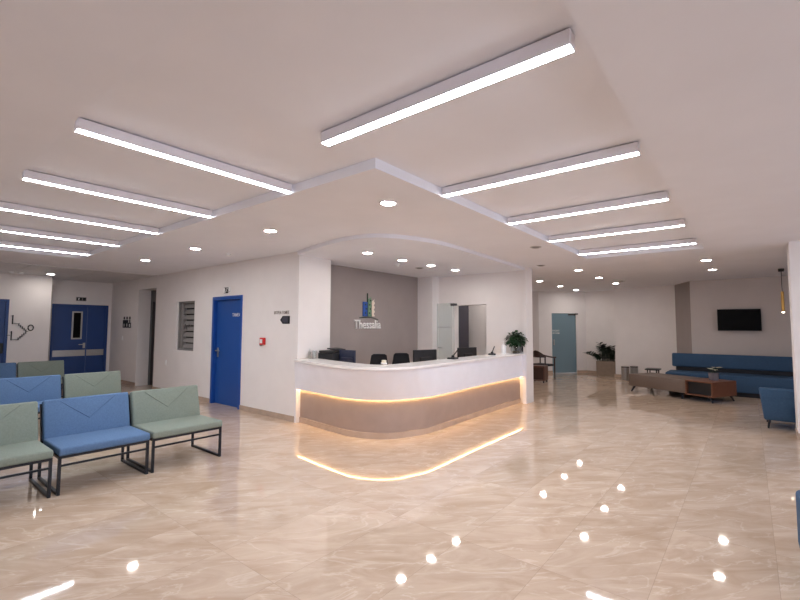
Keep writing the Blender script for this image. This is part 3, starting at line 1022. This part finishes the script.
def make_office_chair(loc, rz, label):
    tt = thing('office_chair', label, 'office chair', loc, rz, 'chairs behind the desk')
    b = BM(); box(b, -0.24, 0.24, -0.24, 0.24, 0.46, 0.54, 0.035, 3); link('seat', b, 'mesh', tt, True)
    b = BM()
    rows = []
    for i in range(9):
        z = 0.56 + 0.50 * (i / 8 if i < 7 else (0.95 if i == 7 else 1.0))
        hw = (0.155 + 0.025 * math.sin(PI * min(1, i / 6))) * (1, 1, 1, 1, 1, 1, 0.98, 0.90, 0.68)[i]
        rows.append([(hw * s / 6, -0.25 - 0.04 * math.cos(s / 6 * 1.2) - 0.02 * math.sin(i / 8 * PI), z) for s in range(-6, 7)])
    back = [[(x, y - 0.05, z) for x, y, z in r] for r in rows]
    ring = rows + back[::-1]
    strip_loft(b, ring, True); link('backrest', b, 'mesh', tt, True)
    b = BM(); bar(b, (0, -0.34, 0.86), (0, -0.30, 0.50), 0.05, 0.02); bar(b, (0, -0.30, 0.49), (0, -0.02, 0.45), 0.06, 0.02); link('back_support', b, 'black', tt)
    b = BM(); bar(b, (0, 0, 0.11), (0, 0, 0.46), 0.028, 0.028, False, 14); link('gas_column', b, 'blackmetal', tt)
    for a in range(5):
        c, s = math.cos(a * 2 * PI / 5), math.sin(a * 2 * PI / 5)
        b = BM(); bar(b, (0, 0, 0.11), (0.25 * c, 0.25 * s, 0.075), 0.04, 0.03); lg = link('leg', b, 'black', tt)
        b = BM(); cyl(b, (0.25 * c - 0.012, 0.25 * s, 0.03), 0.03, 0.024, 14, axis='x'); link('caster', b, 'black', lg, True)
    return tt
oc = make_office_chair((-5.06, 5.66, 0), 3.80, 'left dark office chair whose curved back shows above the counter')
dup(oc, (-4.92, 6.20, 0), 'right dark office chair close beside the middle monitor', rz=3.95)

t = thing('card_holder', 'small cream card block on the front edge of the counter', 'card holder', (-4.10, 4.72, ZC), -0.5)
b = BM(); box(b, -0.05, 0.05, -0.03, 0.03, 0, 0.02, 0.003, 1); link('tray', b, 'whiteplastic', t)
b = BM(); box(b, -0.042, 0.042, -0.022, 0.022, 0.02, 0.055); link('cards', b, 'paper', t)

def make_pen_stand(loc, rz, label):
    tt = thing('pen_stand', label, 'pen stand', loc, rz, 'counter pen stands')
    b = BM(); box(b, -0.07, 0.07, -0.07, 0.07, 0, 0.028, 0.006, 2)
    cyl(b, (0.0, 0, 0.028), 0.03, 0.035, 14, r2=0.018); link('base', b, 'black', tt)
    b = BM(); bar(b, (0, 0, 0.045), (0.04, 0.11, 0.16), 0.011, 0.009, False, 10); link('pen', b, 'black', tt)
    return tt
ps = make_pen_stand((-3.88, 6.22, ZC), 0.0, 'black pen stand on the counter between the two dark monitors')
dup(ps, (-3.90, 7.68, ZC), 'black pen stand on the counter right of the doorway monitor', rz=0.4)

t = thing('sanitizer_bottle', 'white pump sanitizer bottle on the counter left of the leafy plant', 'bottle', (-3.94, 8.27, ZC))
b = BM(); lathe(b, [(0.0, 0.0), (0.048, 0.0), (0.05, 0.01), (0.05, 0.15), (0.03, 0.18), (0.016, 0.185), (0.0, 0.185)]); link('body', b, 'whiteplastic', t, True)
b = BM(); cyl(b, (0, 0, 0.185), 0.014, 0.03, 12); cyl(b, (0, 0, 0.215), 0.005, 0.03, 10); box(b, -0.012, 0.012, -0.05, 0.012, 0.243, 0.256); link('pump', b, 'whiteplastic', t)

def leaf_bm(b, base, direction, L, Wd, droop=0.3, heart=True):
    d = Vector(direction).normalized()
    up = Vector((0, 0, 1))
    side = d.cross(up)
    if side.length < 1e-3:
        side = Vector((1, 0, 0))
    side.normalize()
    nrm = side.cross(d).normalized()
    n = 6
    cs = []; ls = []; rs = []
    for i in range(n + 1):
        t_ = i / n
        w_ = Wd * (math.sin(PI * min(1, t_ * 0.92 + 0.08)) ** 0.7) * (1.15 - 0.5 * t_ if heart else 1)
        if i == n:
            w_ = 0.001
        c = Vector(base) + d * (L * t_) - up * (droop * L * t_ * t_)
        cs.append(b.verts.new(c))
        ls.append(b.verts.new(c + side * w_ + nrm * w_ * 0.25))
        rs.append(b.verts.new(c - side * w_ + nrm * w_ * 0.25))
    for i in range(n):
        b.faces.new((cs[i], cs[i + 1], ls[i + 1], ls[i]))
        b.faces.new((rs[i], rs[i + 1], cs[i + 1], cs[i]))

t = thing('pothos_plant', 'bushy green leafy plant in a glass bowl on the right end of the desk', 'plant', (-3.755, 8.46, ZC))
b = BM(); lathe(b, [(0.0, 0.0), (0.06, 0.0), (0.10, 0.04), (0.11, 0.09), (0.085, 0.15), (0.08, 0.15), (0.104, 0.09), (0.095, 0.045), (0.055, 0.006), (0.0, 0.006)]); link('glass_bowl', b, 'clear', t, True)
b = BM()
for i in range(26):
    a, r_ = random.uniform(0, 2 * PI), 0.07 * math.sqrt(random.random())
    bmesh.ops.create_icosphere(b, subdivisions=1, radius=0.014, matrix=Matrix.Translation((r_ * math.cos(a), r_ * math.sin(a), 0.022 + 0.012 * random.random())))
ob = link('pebbles', b, 'pebble', t); ob['kind'] = 'stuff'
b = BM(); bs = BM()
for i in range(190):
    a = random.uniform(0, 2 * PI)
    el = random.uniform(-0.25, 1.45)
    rr = random.uniform(0.10, 0.23)
    d = Vector((math.cos(a) * math.cos(el), math.sin(a) * math.cos(el), math.sin(el)))
    p = Vector((0, 0, 0.22)) + Vector((d.x * rr * 0.95, d.y * rr * 0.95, d.z * rr * 0.95))
    if p.x > 0.16: p.x = 0.16
    if p.y > 0.05: p.y = 0.05
    p.x, p.y = max(p.x, -0.13), max(p.y, -0.13) if p.x < 0 else p.y
    leaf_bm(b, p, (d.x + random.uniform(-.5, .5), d.y + random.uniform(-.5, .5), d.z * 0.5 + random.uniform(-.5, .3)), random.uniform(0.07, 0.11), random.uniform(0.030, 0.046), 0.4)
    if i % 6 == 0:
        tube(bs, [(0, 0, 0.04), (p.x * 0.35, p.y * 0.35, 0.16), tuple(p)], 0.003, 5)
ob = link('leaves', b, 'leaf', t); ob['kind'] = 'stuff'
link('stems', bs, 'leaf2', t)

t = thing('desk_clip', 'small black object hanging on the column right of the leafy plant', 'clip', (-3.645, 8.52, 1.10))
b = BM(); box(b, -0.012, 0.012, -0.012, 0.019, -0.05, 0.05, 0.005, 2); link('body', b, 'black', t)
b = BM(); bar(b, (0, 0, 0.05), (0, 0.01, 0.075), 0.01, 0.008); link('hook', b, 'blackmetal', t)

# glass sliding panel in front of the back wall
t = thing('glass_sliding_panel', 'pale glass sliding panel beside the doorway behind the desk', 'glass door', (0, 0, 0))
b = BM(); box(b, -5.76, -5.28, 8.53, 8.542, 0.01, 2.11); link('pane', b, 'pale_glass', t)
b = BM()
for i in range(5):
    box(b, -5.73 + 0.075 * i, -5.69 + 0.075 * i, 8.524, 8.53, 1.545, 1.56)
link('safety_dashes', b, 'signgrey', t)
b = BM(); box(b, -5.38, -5.24, 8.52, 8.60, 2.05, 2.10, 0.005, 1); link('roller', b, 'darksteel', t)
b = BM(); box(b, -5.72, -5.60, 8.515, 8.53, 1.06, 1.075); link('handle', b, 'darksteel', t)

t = thing('tall_cabinet', 'dark grey tall cabinet seen through the doorway behind the desk', 'cabinet', (-5.64, 9.3, 0))
b = BM(); box(b, -0.3, 0.14, -0.28, 0.28, 0.06, 2.3, 0.005, 1); link('body', b, 'signgrey', t)
b = BM(); box(b, -0.29, -0.085, -0.30, -0.282, 0.08, 2.28); box(b, -0.08, 0.13, -0.30, -0.282, 0.08, 2.28); link('door', b, 'signgrey', t)
b = BM(); box(b, -0.28, 0.12, -0.25, 0.26, 0, 0.06); link('plinth', b, 'black', t)

# ---------------------------------------------------------------- lounge
t = thing('sofa', 'long petrol blue sofa with a floating back along the lounge wall', 'sofa', (-1.66, 12.49, 0))
SL = 4.1
link('seat_cushion', rbox(0, SL, 0, 0.80, 0.10, 0.47, 0.03), 'sofa', t, True)
TB = Matrix.Translation((0, 0.84, 0.56)) @ Matrix.Rotation(math.radians(-8), 4, 'X')
link('backrest', rbox(0.06, SL, -0.10, 0.05, 0, 0.34, 0.03, mtx=TB), 'sofa', t, True)
b = BM(); box(b, 0.14, SL, 0.80, 0.84, 0.10, 0.80); link('back_frame', b, 'blackmetal', t)
b = BM(); box(b, 0.06, SL - 0.06, 0.06, 0.76, 0.0, 0.10); link('base', b, 'blackmetal', t)

A, B = Vector((-2.36, 11.90)), Vector((-0.64, 11.03))
ca = math.atan2(B.y - A.y, B.x - A.x)
LT = (B - A).length
t = thing('coffee_table', 'long low coffee table, padded taupe bench part and walnut cubby part', 'coffee table', (A.x, A.y, 0), ca)
DT = 0.84
split = LT * 0.71
link('padded_bench', rbox(0, split, 0, DT, 0.14, 0.425, 0.012, 2), 'leather', t, True)
b = BM()
for x0, x1, z0, z1 in ((split + 0.004, LT, 0.405, 0.43), (split + 0.004, LT, 0.12, 0.145), (split + 0.004, split + 0.03, 0.145, 0.405), (LT - 0.026, LT, 0.145, 0.405)):
    box(b, x0, x1, 0, DT, z0, z1)
box(b, split + 0.03, LT - 0.026, 0.45, 0.47, 0.145, 0.405)
link('cubby', b, 'wood', t)
b = BM(); box(b, split + 0.031, LT - 0.027, 0.07, 0.445, 0.146, 0.404); link('cubby_black_fill', b, 'black', t)  # solid black block filling the niche so the opening reads dark
for x, dx in ((0.10, -0.07), (LT - 0.10, 0.07), (split - 0.1, 0.0)):
    for y, dy in ((0.08, -0.03), (DT - 0.08, 0.03)):
        b = BM(); bar(b, (x + dx, y + dy, 0.0), (x, y, 0.14), 0.014, 0.03, False, 12)
        box(b, x - 0.05, x + 0.05, y - 0.03, y + 0.03, 0.118, 0.14) if dx == 0 else None
        link('leg', b, 'blackmetal', t)
t = thing('flower_pot', 'small grey pot of cream flowers on the walnut end of the coffee table', 'flower pot', (-0.64, 11.60, 0.4305))
b = BM(); lathe(b, [(0.0, 0.0), (0.085, 0.0), (0.10, 0.16), (0.092, 0.16), (0.08, 0.13), (0.0, 0.13)]); link('pot', b, 'pot', t, True)
b = BM(); bl = BM()
for i in range(9):
    a = i * 2.4; r_ = 0.03 + 0.012 * i
    c = Vector((r_ * math.cos(a), r_ * math.sin(a), 0.21 + 0.03 * (i % 3)))
    for k_ in range(6):
        leaf_bm(b, c, (math.cos(k_ * PI / 3), math.sin(k_ * PI / 3), 0.4), 0.05, 0.022, 0.1)
    tube(bl, [(0, 0, 0.10), tuple(c)], 0.003, 5)
    leaf_bm(bl, (c.x * 0.5, c.y * 0.5, 0.16), (math.cos(a), math.sin(a), 0.6), 0.06, 0.015, 0.3)
link('blossoms', b, 'petal', t); link('foliage', bl, 'leaf', t)

t = thing('side_table', 'small black side table at the left end of the blue sofa', 'side table', (-1.98, 12.9, 0))
b = BM(); box(b, -0.16, 0.16, -0.2, 0.2, 0.47, 0.50, 0.004, 1); link('tabletop', b, 'black', t)
for x in (-0.1, 0.1):
    b = BM()
    bar(b, (x, -0.17, 0.013), (x, -0.17, 0.47), 0.025); bar(b, (x, 0.17, 0.013), (x, 0.17, 0.47), 0.025); bar(b, (x, -0.183, 0.0125), (x, 0.183, 0.0125), 0.025)
    link('leg_frame', b, 'black', t)

def make_bin(loc, label):
    tt = thing('waste_bin', label, 'bin', loc, 0, 'steel bins by the far wall')
    b = BM(); lathe(b, [(0.0, 0.0), (0.10, 0.0), (0.105, 0.02), (0.105, 0.37), (0.097, 0.37), (0.097, 0.05), (0.0, 0.05)]); link('body', b, 'steel', tt, True)
    b = BM(); lathe(b, [(0.098, 0.371), (0.108, 0.371), (0.108, 0.40), (0.09, 0.40)]); link('rim', b, 'darksteel', tt, True)
    return tt
bn = make_bin((-2.93, 14.35, 0), 'steel bin standing clear in front of the far wall, right of the planter')
dup(bn, (-2.74, 14.60, 0), 'steel bin partly hidden behind the coffee table end and the nearer bin')

t = thing('tall_planter', 'square stone planter with a dark glossy plant in the far corner', 'planter', (-3.655, 15.28, 0), 0)
b = BM(); wall_bm(b, 'x', -0.30, 0.30, 0, 0.47, -0.13, -0.11); wall_bm(b, 'x', -0.30, 0.30, 0, 0.47, 0.11, 0.13); box(b, -0.30, -0.28, -0.11, 0.11, 0, 0.47); box(b, 0.28, 0.30, -0.11, 0.11, 0, 0.47); box(b, -0.28, 0.28, -0.11, 0.11, 0, 0.05)
link('box', b, 'stone', t)
b = BM(); box(b, -0.28, 0.28, -0.11, 0.11, 0.05, 0.44); link('soil', b, 'soil', t)
b = BM(); bs = BM()
for i in range(15):
    x = -0.24 + 0.034 * i
    lean = random.uniform(-0.25, 0.16) + (x * 0.4)
    hgt = random.uniform(0.28, 0.50) + (0.1 if i in (5, 7, 9) else 0)
    if i in (0, 2):
        lean, hgt = -0.42, 0.24
    tip = Vector((x + lean * 0.8, random.uniform(-0.14, 0.08), 0.44 + hgt))
    base = Vector((x, 0, 0.42))
    mid = (base + tip) / 2 + Vector((-lean * 0.15, 0, 0.05))
    tube(bs, [base, mid, tip], [0.012, 0.009, 0.004], 6)
    for s in range(7):
        f_ = 0.2 + 0.8 * s / 6
        c = base.lerp(mid, min(1, f_ * 2)) if f_ < 0.5 else mid.lerp(tip, f_ * 2 - 1)
        for sg in (-1, 1):
            leaf_bm(b, c, (sg * 0.8 + lean, random.uniform(-0.7, 0.2), 0.6), 0.17, 0.045, 0.1, False)
link('stems', bs, 'leaf2', t); ob = link('leaves', b, 'leaf2', t); ob['kind'] = 'stuff'

t = thing('television', 'black flat television mounted on the lounge wall above the sofa', 'television', (-0.20, 13.72, 1.76), 0.04)
b = BM(); box(b, -0.43, 0.43, -0.09, -0.04, -0.27, 0.27, 0.008, 2); link('housing', b, 'black', t, True)
b = BM(); box(b, -0.42, 0.42, -0.093, -0.0905, -0.255, 0.26); link('screen', b, 'screen', t)
b = BM(); box(b, -0.15, 0.15, -0.04, 0.05, -0.12, 0.12); link('wall_bracket', b, 'blackmetal', t)

t = thing('pendant_lamp', 'slim brass pendant lamp hanging near the pillar in the lounge', 'pendant lamp', (0.56, 12.0, CH))
b = BM(); lathe(b, [(0.0, 0.0), (0.05, 0.0), (0.05, -0.05), (0.045, -0.06), (0.0, -0.06)]); link('canopy', b, 'black', t, True)
b = BM(); bar(b, (0, 0, -0.06), (0, 0, -0.48), 0.006, 0.006, False, 8); link('cord', b, 'black', t)
b = BM(); cyl(b, (0, 0, -0.90), 0.026, 0.42, 18); link('shade', b, 'brass', t, True)
b = BM(); bmesh.ops.create_uvsphere(b, u_segments=14, v_segments=8, radius=0.024, matrix=Matrix.Translation((0, 0, -0.905))); link('bulb', b, 'bulb', t, True)

def make_armchair(loc, rz, label):
    tt = thing('armchair', label, 'armchair', loc, rz, 'petrol blue lounge seats')
    # faces +y; back panel on the -y side, tapering towards the floor
    b = BM(); vs = box(b, -0.38, 0.38, -0.36, -0.24, 0.13, 0.63, 0.03, 3)
    for v in vs:
        v.co.x *= 0.86 + 0.14 * (v.co.z - 0.13) / 0.5
        v.co.y -= 0.05 * (v.co.z - 0.13) / 0.5
    bk = link('backrest', b, 'sofa', tt, True)
    b = BM(); tube(b, [(-0.36, -0.398, 0.50), (0.36, -0.398, 0.50)], 0.004, 6); link('seam', b, 'sofa', bk)
    for s in (-1, 1):
        b = BM(); vs = box(b, min(s * 0.27, s * 0.375), max(s * 0.27, s * 0.375), -0.26, 0.34, 0.13, 0.56, 0.03, 3)
        for v in vs:
            v.co.x *= 0.86 + 0.14 * (v.co.z - 0.13) / 0.5
        link('armrest', b, 'sofa', tt, True)
    link('seat_cushion', rbox(-0.235, 0.235, -0.25, 0.36, 0.14, 0.42, 0.03), 'sofa', tt, True)
    for x in (-0.26, 0.26):
        for y in (-0.28, 0.26):
            b = BM(); bar(b, (x * 1.08, y * 1.08, 0), (x, y, 0.14), 0.011, 0.02, False, 12); link('leg', b, 'blackmetal', tt)
    return tt
make_armchair((0.455, 9.24, 0), 0.0, 'petrol blue armchair half hidden behind the right pillar')

t = thing('ottoman', 'dark blue upholstered stool cut by the right edge of the photo', 'stool', (0.49, 3.72, 0))
link('cushion', rbox(-0.29, 0.29, -0.28, 0.28, 0.11, 0.48, 0.03), 'sofa', t, True)
for x in (-0.22, 0.22):
    for y in (-0.2, 0.2):
        b = BM(); bar(b, (x, y, 0), (x, y, 0.115), 0.014, 0.018, False, 12); link('leg', b, 'blackmetal', t)

# wooden chair and small table near the frosted door
t = thing('wooden_armchair', 'dark wooden armchair with a curved back beyond the right end of the desk', 'chair', (-4.92, 12.95, 0), -0.35)
b = BM(); box(b, -0.24, 0.24, -0.24, 0.24, 0.40, 0.46, 0.015, 2); link('seat', b, 'mesh', t, True)
b = BM()
pts = []
for i in range(13):
    a = PI * (0.0 + i / 12)
    pts.append((0.30 * math.cos(a), -0.24 + 0.52 * (1 - math.sin(a)) * 1.0 if False else 0.26 - 0.54 * math.sin(a), 0.66 + 0.12 * math.sin(a) ** 2))
tube(b, pts, 0.022, 8); link('curved_rail', b, 'darkwood', t, True)
b = BM()
rows = [[], [], [], []]
for i in range(9):
    a = PI * (0.22 + 0.56 * i / 8)
    x, y = 0.29 * math.cos(a), 0.25 - 0.52 * math.sin(a)
    top = 0.70 + 0.17 * math.sin((i / 8) * PI)
    rows[0].append((x, y, 0.66)); rows[1].append((x, y, top)); rows[2].append((x * 1.06, y - 0.02, top)); rows[3].append((x * 1.06, y - 0.02, 0.66))
strip_loft(b, rows, True); link('backrest', b, 'darkwood', t, True)
for x in (-0.27, 0.27):
    for y, zt in ((0.23, 0.67), (-0.18, 0.70)):
        b = BM(); bar(b, (x * 1.02, y, 0), (x, y, zt), 0.016, 0.022, False, 10); link('leg', b, 'darkwood', t)
t = thing('wooden_side_table', 'brown wooden cube table beside the curved back chair', 'side table', (-4.72, 12.18, 0), 0.1)
b = BM()
box(b, -0.20, 0.20, -0.20, 0.20, 0.44, 0.47); box(b, -0.20, -0.175, -0.20, 0.20, 0.06, 0.44); box(b, 0.175, 0.20, -0.20, 0.20, 0.06, 0.44); box(b, -0.175, 0.175, -0.20, 0.20, 0.06, 0.085); box(b, -0.175, 0.175, 0.17, 0.20, 0.085, 0.44)
link('body', b, 'brownwood', t)
b = BM(); box(b, -0.17, 0.17, -0.19, -0.17, 0.09, 0.435); link('door', b, 'darkwood', t)
for x in (-0.17, 0.17):
    for y in (-0.17, 0.17):
        b = BM(); bar(b, (x, y, 0), (x, y, 0.06), 0.018, 0.018, False, 10); link('foot', b, 'black', t)
